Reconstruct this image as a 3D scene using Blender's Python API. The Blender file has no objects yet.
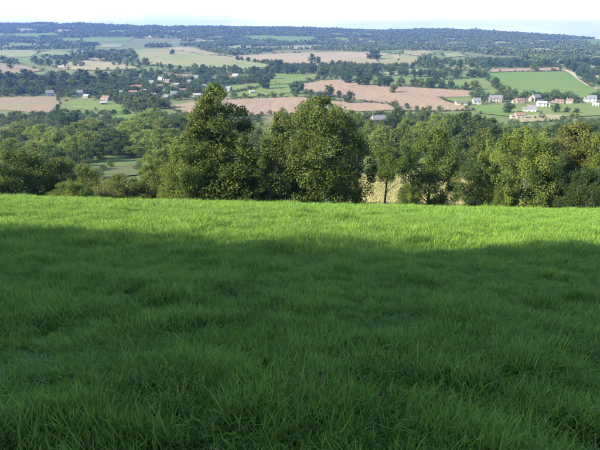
import bpy, bmesh, math, random
import numpy as np
from mathutils import Vector

random.seed(7); rng = np.random.default_rng(7)
R = math.radians
sc = bpy.context.scene
COL = sc.collection

# ------------------------------------------------------------------ camera, sky, sun, exposure
EYE = 1.6
TILT = math.atan(195 / 500)
cam = bpy.data.cameras.new('camera'); cam_o = bpy.data.objects.new('camera', cam); COL.objects.link(cam_o)
cam.sensor_width = 36; cam.lens = 30; cam.clip_start = .05; cam.clip_end = 30000
cam_o.location = (0, 0, EYE); cam_o.rotation_euler = (math.pi / 2 - TILT, 0, 0)
sc.camera = cam_o

SUN_EL, SUN_AZ = R(28), R(-113)          # azimuth from +Y, clockwise; the sun stands to the left, slightly behind
SUN_DIR = Vector((math.sin(SUN_AZ) * math.cos(SUN_EL), math.cos(SUN_AZ) * math.cos(SUN_EL), math.sin(SUN_EL)))
w = bpy.data.worlds.new('World'); sc.world = w; w.use_nodes = True
nt = w.node_tree; bg = nt.nodes['Background']
sky = nt.nodes.new('ShaderNodeTexSky'); sky.sky_type = 'NISHITA'; sky.sun_disc = False
sky.sun_elevation = SUN_EL; sky.sun_rotation = SUN_AZ; sky.altitude = 150; sky.air_density = 1.0; sky.dust_density = .3; sky.ozone_density = 2.0
tc = nt.nodes.new('ShaderNodeTexCoord'); mp = nt.nodes.new('ShaderNodeMapping'); mp.inputs['Scale'].default_value = (3, 3, 13)
cn = nt.nodes.new('ShaderNodeTexNoise'); cn.inputs['Scale'].default_value = 1.6; cn.inputs['Detail'].default_value = 7; cn.inputs['Roughness'].default_value = .6
cr = nt.nodes.new('ShaderNodeValToRGB'); cr.color_ramp.elements[0].position = .40; cr.color_ramp.elements[1].position = .58
cr.color_ramp.elements[0].color = (.63, .77, .89, 1); cr.color_ramp.elements[1].color = (.90, .96, 1, 1)   # thin high cloud, pale blue to white
cs = nt.nodes.new('ShaderNodeVectorMath'); cs.operation = 'SCALE'; cs.inputs['Scale'].default_value = 4.2
sp = nt.nodes.new('ShaderNodeSeparateXYZ'); vl = nt.nodes.new('ShaderNodeMapRange'); vl.interpolation_type = 'SMOOTHSTEP'
vl.inputs['From Min'].default_value = .03; vl.inputs['From Max'].default_value = .17; vl.inputs['To Min'].default_value = .9; vl.inputs['To Max'].default_value = .06
cm = nt.nodes.new('ShaderNodeMix'); cm.data_type = 'RGBA'
L = nt.links.new
L(tc.outputs['Generated'], mp.inputs['Vector']); L(mp.outputs['Vector'], cn.inputs['Vector']); L(cn.outputs['Fac'], cr.inputs['Fac']); L(cr.outputs['Color'], cs.inputs[0])
L(tc.outputs['Generated'], sp.inputs[0]); L(sp.outputs['Z'], vl.inputs['Value'])
L(vl.outputs[0], cm.inputs['Factor']); L(sky.outputs['Color'], cm.inputs['A']); L(cs.outputs[0], cm.inputs['B'])
L(cm.outputs['Result'], bg.inputs['Color']); bg.inputs['Strength'].default_value = .125
sl = bpy.data.lights.new('sun', 'SUN'); sun = bpy.data.objects.new('sun', sl); COL.objects.link(sun)
sl.energy = 5.0; sl.angle = R(.53); sl.color = (1, .86, .57)
sun.rotation_euler = (-SUN_DIR).to_track_quat('-Z', 'Y').to_euler()
vs = sc.view_settings; vs.view_transform = 'Standard'; vs.look = 'None'; vs.gamma = 1; vs.exposure = 1.85; vs.use_curve_mapping = False
cy = sc.cycles; cy.use_denoising = True; cy.max_bounces = 6; cy.diffuse_bounces = 3; cy.transmission_bounces = 4; cy.glossy_bounces = 2
cy.volume_bounces = 0; cy.transparent_max_bounces = 8; cy.caustics_reflective = False; cy.caustics_refractive = False
cy.use_adaptive_sampling = True; cy.adaptive_threshold = .02

# ------------------------------------------------------------------ small tools
def hash2(i, j, s):
    n = (i.astype(np.int64) * 374761393 + j.astype(np.int64) * 668265263 + s * 974711) & 0xffffffff
    n = ((n ^ (n >> 13)) * 1274126177) & 0xffffffff
    return ((n ^ (n >> 16)) & 0xffff) / 65535.0
def noise2(x, y, s=0):                   # smooth value noise, -1..1
    x = np.asarray(x, float); y = np.asarray(y, float)
    i = np.floor(x); j = np.floor(y); u = x - i; v = y - j
    u = u * u * (3 - 2 * u); v = v * v * (3 - 2 * v)
    a = hash2(i, j, s); b = hash2(i + 1, j, s); c = hash2(i, j + 1, s); d = hash2(i + 1, j + 1, s)
    return 2 * ((a * (1 - u) + b * u) * (1 - v) + (c * (1 - u) + d * u) * v) - 1

def pchip(xs, ys):
    xs = np.array(xs, float); ys = np.array(ys, float); h = np.diff(xs); d = np.diff(ys) / h
    m = np.zeros_like(xs); m[0] = d[0]; m[-1] = d[-1]
    for k in range(1, len(xs) - 1):
        if d[k-1] * d[k] > 0:
            w1 = 2 * h[k] + h[k-1]; w2 = h[k] + 2 * h[k-1]
            m[k] = (w1 + w2) / (w1 / d[k-1] + w2 / d[k])
    def f(x):
        x = np.clip(np.asarray(x, float), xs[0], xs[-1]); k = np.clip(np.searchsorted(xs, x) - 1, 0, len(xs) - 2)
        t = (x - xs[k]) / h[k]; t2 = t * t; t3 = t2 * t
        return (2*t3-3*t2+1)*ys[k] + (t3-2*t2+t)*h[k]*m[k] + (-2*t3+3*t2)*ys[k+1] + (t3-t2)*h[k]*m[k+1]
    return f

CT, ST = math.cos(TILT), math.sin(TILT)
def ray(px, py):
    a = (px - 300) / 500; b = (225 - py) / 500
    return np.array([a, CT + b * ST, -ST + b * CT])
def at(px, py, D):                       # point at forward distance D
    r = ray(px, py); r = r * (D / r[1]); return r[0], D, r[2] + EYE
def project(x, y, z):
    z = z - EYE; f = y * CT - z * ST; u = y * ST + z * CT
    return 300 + 500 * x / f, 225 - 500 * u / f

# ------------------------------------------------------------------ the land
pts = [(-400, 10), (-120, 12), (-60, 8.5), (-30, 5.2), (-12, 1.55)]
pts += [(d, -1.6 - .276 * d - .00079 * d * d) for d in (-4, 0, 5, 10, 15, 20, 25, 30, 35, 40, 45)]
pts += [(50, -17.6), (55, -20.1), (62, -23.2), (75, -27.6), (100, -35), (130, -40.5), (170, -46), (230, -54.5), (300, -62), (450, -74), (580, -79),
        (720, -81), (900, -81.5), (1150, -79), (1400, -76), (1800, -71), (2200, -66), (2700, -56), (3300, -34)]
prof = pchip(*zip(*pts))
RPX = [-700, -250, 0, 60, 120, 200, 300, 395, 430, 470, 500, 560, 575, 600, 850, 1300]
RPY = [27, 21, 24, 23, 26, 27.2, 28.5, 31, 29.6, 30.6, 32.4, 36.4, 38, 39.5, 37, 33]
_rx = [at(a, b, 4200)[0] for a, b in zip(RPX, RPY)]; _rz = [at(a, b, 4200)[2] - EYE - 4 for a, b in zip(RPX, RPY)]
ridge = pchip(_rx, _rz)
def h(x, y):
    x = np.asarray(x, float); y = np.asarray(y, float)
    z = prof(np.minimum(y, 3300))
    t = np.clip((y - 2500) / 1700, 0, 1); tt = t * t * (3 - 2 * t)
    z2 = z + (ridge(x * 4200 / np.maximum(y, 1000)) - z) * tt
    z = np.where(y > 2500, z2, z)
    z = np.where(y > 4200, z - (y - 4200) * .06, z)
    fade = np.clip((190 - y) / 120, 0, 1)
    z = z - .024 * np.clip(x, -120, 120) * fade
    m = np.clip((y - 120) / 200, 0, 1)
    z = z + m * (1.3 * noise2(x / 260, y / 340, 3) + 3.5 * noise2(x / 1100 + 7, y / 1300, 4) * np.clip((y - 700) / 900, 0, 1))
    n = np.clip((70 - np.abs(y)) / 30, 0, 1)
    z = z + n * (  .07 * noise2(x / 1.0, y / 1.0, 5) + .06 * noise2(x / 3.1, y / 3.1, 6) + .10 * noise2(x / 8, y / 8, 8))
    return z + EYE
def hz(x, y): return float(h(np.array([x]), np.array([y]))[0])
_DD = np.exp(np.linspace(math.log(90), math.log(4300), 1400))
def ground(px, py, d0=90):
    r = ray(px, py); r = r / r[1]
    D = _DD[_DD >= d0]
    g = h(r[0] * D, D) - (r[2] * D + EYE)
    k = np.argmax(g > 0)
    if g[k] <= 0: k = len(D) - 1
    if k > 0 and g[k] > 0:
        a, b = D[k-1], D[k]; t = -g[k-1] / (g[k] - g[k-1]); d = a + (b - a) * t
    else: d = D[k]
    return r[0] * d, d

# ------------------------------------------------------------------ object tools
def obj(name, me, mat=None, parent=None, loc=(0, 0, 0), rz=0):
    o = bpy.data.objects.new(name, me); COL.objects.link(o); o.location = loc; o.rotation_euler = (0, 0, rz)
    if mat is not None and len(me.materials) == 0: me.materials.append(mat)
    if parent is not None: o.parent = parent
    return o
def empty(name, loc=(0, 0, 0), rz=0):
    o = bpy.data.objects.new(name, None); COL.objects.link(o); o.location = loc; o.rotation_euler = (0, 0, rz); o.empty_display_size = .3
    return o
def tag(o, label=None, cat=None, group=None, kind=None):
    if label: o['label'] = label
    if cat: o['category'] = cat
    if group: o['group'] = group
    if kind: o['kind'] = kind
    return o
def mesh_np(name, V, F, var=None, smooth=False):
    """V (n,3), F (m,k) same corner count; var: one value per vertex"""
    V = np.asarray(V, np.float32); F = np.asarray(F, np.int32); k = F.shape[1]
    me = bpy.data.meshes.new(name)
    me.vertices.add(len(V)); me.vertices.foreach_set('co', V.ravel())
    me.loops.add(F.size); me.loops.foreach_set('vertex_index', F.ravel())
    me.polygons.add(len(F)); me.polygons.foreach_set('loop_start', np.arange(len(F), dtype=np.int32) * k)
    me.polygons.foreach_set('use_smooth', np.full(len(F), smooth))
    if var is not None:
        a = me.attributes.new('var', 'FLOAT', 'POINT'); a.data.foreach_set('value', np.asarray(var, np.float32))
    me.update(calc_edges=True); return me

# ------------------------------------------------------------------ materials
def newmat(name):
    m = bpy.data.materials.new(name); m.use_nodes = True; return m, m.node_tree, m.node_tree.nodes['Principled BSDF']
def N(nt, t, **kw):
    n = nt.nodes.new(t)
    for k, v in kw.items(): setattr(n, k, v)
    return n
def leafy(name, tint=None, trans=.32, spread=.5, pos_scale=.25, hue=.035, rough=.55, spec=.25, straw=0):
    """leaf surface: tint from the object, uneven per leaf, some light coming through"""
    m, nt, p = newmat(name); ln = nt.links.new
    out = nt.nodes['Material Output']
    if tint is None:
        t = N(nt, 'ShaderNodeAttribute', attribute_type='OBJECT', attribute_name='tint'); tc = t.outputs['Color']
    else:
        t = N(nt, 'ShaderNodeRGB'); t.outputs[0].default_value = (*tint, 1); tc = t.outputs[0]
    a = N(nt, 'ShaderNodeAttribute', attribute_type='GEOMETRY', attribute_name='var')
    g = N(nt, 'ShaderNodeNewGeometry'); ns = N(nt, 'ShaderNodeTexNoise'); ns.inputs['Scale'].default_value = pos_scale; ns.inputs['Detail'].default_value = 3
    ln(g.outputs['Position'], ns.inputs['Vector'])
    ad = N(nt, 'ShaderNodeMath', operation='ADD'); ln(a.outputs['Fac'], ad.inputs[0]); ln(ns.outputs['Fac'], ad.inputs[1])
    mr = N(nt, 'ShaderNodeMapRange'); mr.inputs['From Min'].default_value = .3; mr.inputs['From Max'].default_value = 1.7
    mr.inputs['To Min'].default_value = 1 - spread; mr.inputs['To Max'].default_value = 1 + spread
    ln(ad.outputs[0], mr.inputs['Value'])
    hm = N(nt, 'ShaderNodeMapRange'); hm.inputs['From Min'].default_value = .3; hm.inputs['From Max'].default_value = 1.7
    hm.inputs['To Min'].default_value = .5 + hue; hm.inputs['To Max'].default_value = .5 - hue
    ln(ad.outputs[0], hm.inputs['Value'])
    hs = N(nt, 'ShaderNodeHueSaturation'); ln(tc, hs.inputs['Color']); ln(mr.outputs[0], hs.inputs['Value']); ln(hm.outputs[0], hs.inputs['Hue'])
    res = hs.outputs[0]
    if straw:
        gt = N(nt, 'ShaderNodeMath', operation='GREATER_THAN'); ln(a.outputs['Fac'], gt.inputs[0]); gt.inputs[1].default_value = 1 - straw
        ms = N(nt, 'ShaderNodeMix', data_type='RGBA'); ln(gt.outputs[0], ms.inputs['Factor']); ln(res, ms.inputs['A']); ms.inputs['B'].default_value = (.24, .22, .11, 1); res = ms.outputs['Result']
    ln(res, p.inputs['Base Color']); p.inputs['Roughness'].default_value = rough; p.inputs['Specular IOR Level'].default_value = spec
    tr = N(nt, 'ShaderNodeBsdfTranslucent')
    h2 = N(nt, 'ShaderNodeHueSaturation'); h2.inputs['Hue'].default_value = .48; h2.inputs['Value'].default_value = 1.3; ln(res, h2.inputs['Color']); ln(h2.outputs[0], tr.inputs['Color'])
    mx = N(nt, 'ShaderNodeMixShader'); mx.inputs[0].default_value = trans
    ln(p.outputs[0], mx.inputs[1]); ln(tr.outputs[0], mx.inputs[2]); ln(mx.outputs[0], out.inputs['Surface'])
    return m
def rough_mat(name, c1, c2, scale=1.0, rough=.9, detail=5, stretch=(1, 1, 1), bump=0, rot=0, coord='pos', c3=None, s3=.01, lines=0, period=12., lrot=0.):
    m, nt, p = newmat(name); ln = nt.links.new
    if coord == 'pos': g = N(nt, 'ShaderNodeNewGeometry').outputs['Position']
    else: g = N(nt, 'ShaderNodeTexCoord').outputs['Object']
    mp = N(nt, 'ShaderNodeMapping'); mp.inputs['Scale'].default_value = stretch; mp.inputs['Rotation'].default_value = (0, 0, rot); ln(g, mp.inputs['Vector'])
    ns = N(nt, 'ShaderNodeTexNoise'); ns.inputs['Scale'].default_value = scale; ns.inputs['Detail'].default_value = detail; ns.inputs['Roughness'].default_value = .65
    ln(mp.outputs[0], ns.inputs['Vector'])
    r = N(nt, 'ShaderNodeValToRGB'); r.color_ramp.elements[0].position = .3; r.color_ramp.elements[1].position = .7
    r.color_ramp.elements[0].color = (*c1, 1); r.color_ramp.elements[1].color = (*c2, 1); ln(ns.outputs['Fac'], r.inputs['Fac'])
    res = r.outputs[0]
    if c3:
        n3 = N(nt, 'ShaderNodeTexNoise'); n3.inputs['Scale'].default_value = s3; n3.inputs['Detail'].default_value = 4; ln(g, n3.inputs['Vector'])
        r3 = N(nt, 'ShaderNodeValToRGB'); r3.color_ramp.elements[0].position = .42; r3.color_ramp.elements[1].position = .62; ln(n3.outputs['Fac'], r3.inputs['Fac'])
        m3 = N(nt, 'ShaderNodeMix', data_type='RGBA'); ln(r3.outputs[0], m3.inputs['Factor']); ln(res, m3.inputs['A']); m3.inputs['B'].default_value = (*c3, 1); res = m3.outputs['Result']
    if lines:
        m4 = N(nt, 'ShaderNodeMapping'); m4.inputs['Rotation'].default_value = (0, 0, lrot); ln(g, m4.inputs['Vector'])
        wv = N(nt, 'ShaderNodeTexWave'); wv.inputs['Scale'].default_value = .314 / period; wv.inputs['Distortion'].default_value = .8; wv.inputs['Detail'].default_value = 2; ln(m4.outputs[0], wv.inputs['Vector'])
        w2 = N(nt, 'ShaderNodeMapRange'); w2.inputs['To Min'].default_value = 1 - lines; w2.inputs['To Max'].default_value = 1 + lines * .4; ln(wv.outputs['Fac'], w2.inputs['Value'])
        hv_ = N(nt, 'ShaderNodeHueSaturation'); ln(res, hv_.inputs['Color']); ln(w2.outputs[0], hv_.inputs['Value']); res = hv_.outputs[0]
    ln(res, p.inputs['Base Color']); p.inputs['Roughness'].default_value = rough; p.inputs['Specular IOR Level'].default_value = .2
    if bump:
        b = N(nt, 'ShaderNodeBump'); b.inputs['Strength'].default_value = bump; ln(ns.outputs['Fac'], b.inputs['Height']); ln(b.outputs[0], p.inputs['Normal'])
    return m
M = {}
M['leaf'] = leafy('tree_leaves', spread=.42, spec=.10, rough=.65)
M['wood_far'] = leafy('distant_tree_leaves', (.085, .118, .040), trans=.1, spread=.75, pos_scale=.011, hue=.03)
M['grass'] = leafy('grass_blades', (.138, .256, .047), trans=.36, spread=.55, pos_scale=1.1, hue=.022, rough=.5, spec=.14, straw=.03)
M['maize'] = leafy('dry_maize_leaves', (.31, .30, .135), trans=.3, spread=.22, pos_scale=.8, hue=.02)
M['bark'] = rough_mat('bark', (.045, .036, .028), (.12, .10, .08), scale=6, stretch=(1, 1, .25), bump=.6, coord='obj')
M['land'] = rough_mat('meadow_land', (.066, .108, .028), (.115, .15, .048), scale=.02, c3=(.13, .125, .058), s3=.004)
M['sward'] = rough_mat('sward_soil', (.028, .070, .016), (.050, .115, .024), scale=6)

# ------------------------------------------------------------------ terrain: one sheet to beyond the far ridge
ys = np.concatenate([-np.array([380, 260, 180, 130, 95, 70, 52, 40, 31, 24, 18, 13, 9, 6, 3.5, 1.8, .6]), np.linspace(0, 60, 180),
                     np.exp(np.linspace(math.log(60.6), math.log(4200), 230)), np.array([4300, 4500, 4750])])
us = np.linspace(-1, 1, 401); us = np.sign(us) * (np.abs(us) ** 1.5)
Xg = us[None, :] * (70 + np.maximum(np.abs(ys), 0)[:, None] * 1.15); Yg = np.repeat(ys[:, None], len(us), 1)
Zg = h(Xg, Yg)
nr, nc = Xg.shape; ii = np.arange(nr * nc).reshape(nr, nc)
Q = np.stack([ii[:-1, :-1], ii[:-1, 1:], ii[1:, 1:], ii[1:, :-1]], -1).reshape(-1, 4)
me = mesh_np('ground', np.stack([Xg, Yg, Zg], -1).reshape(-1, 3), Q, smooth=True)
me.materials.append(M['land']); me.materials.append(M['sward'])
fy = Yg[:-1, :-1].ravel(); me.polygons.foreach_set('material_index', (fy < 58).astype(np.int32)); me.update()
tag(obj('ground', me), kind='structure')

# ------------------------------------------------------------------ fields, laid as sheets on the land
PLOUGH = rough_mat('ploughed_earth', (.185, .128, .092), (.27, .195, .142), scale=.12, stretch=(1, .12, 1), rot=.5, c3=(.225, .170, .112), s3=.012, lines=.06, period=9, lrot=.35)
PLOUGH2 = rough_mat('pale_stubble', (.22, .17, .125), (.30, .235, .17), scale=.1, stretch=(.15, 1, 1), rot=.2, c3=(.22, .20, .115), s3=.008, lines=.06, period=14, lrot=1.2)
BROWN = rough_mat('brown_earth', (.16, .118, .085), (.23, .17, .125), scale=.15, stretch=(1, .2, 1), rot=1.1, c3=(.18, .155, .09), s3=.015, lines=.12, period=9, lrot=1.0)
GREENF = rough_mat('green_pasture', (.074, .130, .024), (.115, .170, .038), scale=.06, c3=(.122, .152, .042), s3=.015)
GREENB = rough_mat('bright_crop', (.074, .140, .022), (.104, .172, .032), scale=.05, stretch=(1, .1, 1), rot=.3, c3=(.106, .152, .032), s3=.01, lines=.05, period=20, lrot=.6)
PALEG = rough_mat('pale_pasture', (.125, .160, .062), (.195, .205, .090), scale=.02, c3=(.205, .19, .095), s3=.008)
STRAW = rough_mat('straw_field', (.22, .195, .115), (.285, .25, .15), scale=.02, c3=(.19, .19, .10), s3=.006, lines=.1, period=16, lrot=.2)
ROUGHM = rough_mat('rough_meadow', (.062, .080, .028), (.120, .110, .048), scale=.12, c3=(.075, .10, .032), s3=.06)
TRACK = rough_mat('pale_track', (.27, .24, .195), (.34, .31, .25), scale=.4)
FIELD_POLY = []; FIELD_XY = []; HOUSES = []; HOUSE_PX = []
_lay = [0]
def drape(name, poly_xy, mat, step, off):
    bm = bmesh.new(); P = []
    for k in range(len(poly_xy)):
        a = np.array(poly_xy[k]); b = np.array(poly_xy[(k + 1) % len(poly_xy)])
        n = max(1, int(np.linalg.norm(b - a) / step))
        for q in range(n): P.append(a + (b - a) * q / n)
    f = bm.faces.new([bm.verts.new((p[0], p[1], 0)) for p in P])
    A = np.array(P)
    for ax in (0, 1):
        for v in np.arange(A[:, ax].min() + step, A[:, ax].max(), step):
            co = [0, 0, 0]; co[ax] = v; no = [0, 0, 0]; no[ax] = 1
            bmesh.ops.bisect_plane(bm, geom=bm.verts[:] + bm.edges[:] + bm.faces[:], plane_co=co, plane_no=no)
    bmesh.ops.triangulate(bm, faces=[f for f in bm.faces if len(f.verts) > 4])
    V = np.array([v.co[:] for v in bm.verts]); Z = h(V[:, 0], V[:, 1]) + off
    for v, z in zip(bm.verts, Z): v.co.z = z
    bmesh.ops.recalc_face_normals(bm, faces=bm.faces[:])
    me = bpy.data.meshes.new(name); bm.to_mesh(me); bm.free()
    for p in me.polygons: p.use_smooth = True
    if me.polygons and me.polygons[0].normal.z < 0: me.flip_normals()
    return tag(obj(name, me, mat), kind='structure')
def field(name, mat, poly, lift=0):
    FIELD_POLY.append(np.array(poly, float))
    xy = [ground(px, py) for px, py in poly]; FIELD_XY.append(xy); d = np.mean([p[1] for p in xy])
    _lay[0] += 1
    drape(name, xy, mat, 24 if d < 1100 else 60, (.35 if d < 1100 else .9) + lift + .01 * _lay[0])
# valley floor, left
field('ploughed_field', BROWN, [(-60, 97), (0, 97.5), (57, 96.5), (60, 104), (55, 112), (38, 113), (0, 110), (-60, 110)])
field('pasture', GREENF, [(66, 101), (98, 101), (128, 106), (124, 112), (95, 111), (74, 108)])
field('pasture', GREENF, [(105, 116), (134, 114.5), (150, 119), (142, 124), (112, 122)])
field('ploughed_field', PLOUGH, [(167, 106), (196, 102), (245, 99), (305, 97), (318, 104), (300, 113), (258, 116), (190, 119)])
field('meadow', ROUGHM, [(99, 172), (114, 167), (138, 163), (140, 171), (136, 176), (100, 179)])
field('stubble_field', BROWN, [(-40, 64), (0, 63), (22, 66), (44, 71), (20, 74), (-40, 75)])
field('stubble_field', STRAW, [(56, 63.5), (92, 60.5), (132, 65), (140, 69), (100, 71), (70, 70), (52, 67)])
field('pasture', PALEG, [(-60, 51), (0, 50.5), (32, 50.5), (37, 53.5), (30, 57), (0, 57.5), (-60, 58)])
field('pasture', PALEG, [(38, 52.5), (55, 51), (78, 54.5), (50, 57)])
field('stubble_field', STRAW, [(82, 58.5), (100, 57.5), (112, 60), (96, 62)])
field('pasture', PALEG, [(133, 50), (172, 48.5), (205, 54), (248, 60), (272, 66), (250, 70), (205, 69), (168, 66), (140, 65), (136, 58)])
field('stubble_field', STRAW, [(160, 48), (190, 47.6), (214, 53), (240, 57), (210, 55.5)])
field('pasture', GREENB, [(5, 34), (55, 33), (60, 36.5), (5, 38)])
field('pasture', GREENB, [(50, 38.6), (85, 38), (80, 41.2), (62, 41.4)])
field('pasture', GREENB, [(80, 38), (135, 37), (128, 41.8), (84, 42)])
field('pasture', GREENF, [(-30, 34), (4, 33), (5, 37), (-30, 38)])
field('pasture', PALEG, [(155, 30.5), (185, 31), (180, 33), (158, 32.5)])
# middle
field('stubble_field', PLOUGH2, [(214, 57), (262, 54.5), (330, 52.2), (372, 52.5), (400, 54.5), (398, 62), (372, 67), (330, 66), (288, 65), (250, 60.5)])
field('pasture', PALEG, [(372, 56), (402, 54), (425, 58), (412, 66), (385, 67)])
field('pasture', GREENF, [(268, 74.5), (300, 73), (318, 74), (319, 79), (300, 83), (268, 85)])
field('pasture', GREENF, [(225, 95), (262, 87.5), (300, 85), (302, 91), (270, 95.5), (235, 98)])
field('pasture', GREENF, [(196, 93), (228, 86), (258, 83), (262, 86.5), (224, 93)])
field('ploughed_field', PLOUGH, [(300, 84.5), (322, 80.5), (345, 79.5), (372, 85.5), (408, 87), (442, 89.5), (470, 91), (472, 97), (438, 97.5), (446, 101.5), (466, 107),
       (472, 110.5), (440, 111.5), (404, 111.5), (392, 106), (360, 100.5), (330, 96.5), (306, 92.5)])
field('ploughed_field', PLOUGH, [(330, 101), (352, 102.5), (388, 104), (398, 110), (360, 112), (330, 108)])
field('pasture', GREENF, [(440, 98.2), (472, 97.6), (474, 104), (462, 104.5), (447, 101)])
field('pasture', PALEG, [(374, 72.5), (400, 71), (398, 76), (378, 77)])
field('pasture', GREENB, [(235, 36.5), (262, 35.5), (318, 37), (312, 43), (285, 43.5), (262, 41)])
# right
field('crop_field', GREENB, [(484, 73), (520, 72), (562, 71.3), (572, 74.5), (582, 81), (592, 87.5), (603, 91.5), (640, 97), (640, 101), (600, 99.5), (560, 98), (510, 96), (496, 88)])
field('stubble_field', PLOUGH, [(489, 69.3), (530, 68.6), (559, 67.8), (561, 71.1), (520, 71.8), (488, 72.6)])
field('pasture', GREENF, [(402, 78), (436, 78.5), (440, 84), (404, 85)])
field('pasture', GREENF, [(437, 81), (470, 79), (482, 74), (494, 88), (506, 95.5), (480, 94.5), (474, 90), (440, 88)])
field('pasture', GREENF, [(470, 105), (520, 106), (600, 103), (660, 106), (660, 118), (600, 116), (530, 119), (478, 113.5)])
field('ploughed_field', PLOUGH2, [(512, 117.5), (540, 115), (566, 115.5), (562, 121), (520, 123)])
field('stubble_field', STRAW, [(402, 51.5), (425, 50.5), (436, 54), (420, 56.5), (404, 55)])
field('pasture', PALEG, [(440, 53.5), (456, 52.5), (468, 56), (446, 58)])
field('pasture', PALEG, [(404, 69.5), (432, 68.5), (436, 73), (408, 74)])
field('pasture', PALEG, [(440, 66.5), (470, 65.5), (478, 70), (444, 71)])
field('pasture', GREENB, [(574, 39.3), (600, 39.2), (640, 39), (640, 47), (602, 46), (584, 43.8)])
field('pasture', PALEG, [(514, 38.4), (534, 38.6), (533, 40.6), (516, 40.4)])
field('pasture', PALEG, [(584, 55), (600, 57), (640, 60), (640, 64), (602, 63)])
field('stubble_field', STRAW, [(590, 75.5), (640, 76), (640, 82), (594, 80)])
field('pasture', PALEG, [(585, 66), (620, 64), (640, 69), (590, 70)])
field('pasture', PALEG, [(440, 38), (476, 39.2), (470, 41), (445, 40)])
field('pasture', PALEG, [(320, 42.2), (350, 42.4), (348, 44), (322, 43.6)])
for k_, (a, b, c) in enumerate([(25, 30, 14), (62, 31, 10), (118, 31.5, 12), (215, 37.5, 10), (205, 41.5, 14), (340, 39, 9), (372, 42.5, 12), (420, 43, 10), (455, 43.5, 12), (500, 43, 10), (545, 41.5, 9), (562, 44, 12), (240, 47, 12), (300, 47.5, 14), (350, 47, 12), (480, 49, 11), (540, 50, 12), (20, 44.5, 14), (110, 45.5, 14)]):
    field('pasture', [PALEG, STRAW, GREENF][k_ % 3], [(a - c, b + .3), (a - c * .3, b - 1.5), (a + c, b - .8), (a + c * .8, b + 1.6), (a - c * .5, b + 2.2)])
# pale track round the crop field
tp = [(559, 69.2), (566, 70.6), (573, 74), (578, 78), (584, 82.5), (592, 87), (600, 90), (625, 94.5)]
tw = [ground(*p) for p in tp]; l_, r_ = [], []
for k, p in enumerate(tw):
    a = np.array(tw[max(0, k-1)]); b = np.array(tw[min(len(tw)-1, k+1)]); d = (b - a) / np.linalg.norm(b - a); n = np.array([-d[1], d[0]]) * 5.0
    l_.append(tuple(np.array(p) + n)); r_.append(tuple(np.array(p) - n))
drape('track', l_ + r_[::-1], TRACK, 24, 1.1)

# ------------------------------------------------------------------ tree shapes
def leaves(C, Rr, n_per, size, rg, flat=.92, up=.3, cvar=.5):
    """leaf quads scattered through ellipsoidal clumps"""
    k = len(C); n = k * n_per; ci = np.repeat(np.arange(k), n_per)
    d = rg.normal(size=(n, 3)); d /= np.linalg.norm(d, axis=1, keepdims=True)
    rad = (.35 + .65 * rg.random(n) ** .6)
    off = d * rad[:, None] * Rr[ci][:, None]; off[:, 2] *= flat
    P = C[ci] + off
    nrm = d * .55 + rg.normal(size=(n, 3)) * .55 + np.array([0, 0, up]); nrm /= np.linalg.norm(nrm, axis=1, keepdims=True)
    t = np.cross(nrm, rg.normal(size=(n, 3))); t /= np.linalg.norm(t, axis=1, keepdims=True); b = np.cross(nrm, t)
    s = size * (.45 + 1.1 * rg.random(n) ** 1.3); a = t * (s * .5)[:, None]; c = b * (s * .34)[:, None]
    V = np.stack([P - a, P + c - a * .1, P + a, P - c - a * .1], 1).reshape(-1, 3)
    F = np.arange(n * 4).reshape(n, 4)
    var = np.clip(cvar * rg.random(k)[ci] + (1 - cvar) * rg.random(n), 0, 1)
    return V, F, np.repeat(var, 4)
def tube(path, r0, r1, sides=6):
    path = np.array(path, float); n = len(path); V = []; F = []
    for k in range(n):
        d = path[min(k + 1, n - 1)] - path[max(k - 1, 0)]; d /= np.linalg.norm(d) + 1e-9
        u = np.cross(d, [0.3, .9, .1]); u /= np.linalg.norm(u) + 1e-9; v = np.cross(d, u)
        r = r0 + (r1 - r0) * (k / (n - 1)) ** .8
        for q in range(sides):
            a = 2 * math.pi * q / sides; V.append(path[k] + r * (math.cos(a) * u + math.sin(a) * v))
    for k in range(n - 1):
        for q in range(sides):
            F.append((k * sides + q, k * sides + (q + 1) % sides, (k + 1) * sides + (q + 1) % sides, (k + 1) * sides + q))
    return V, F
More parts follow.
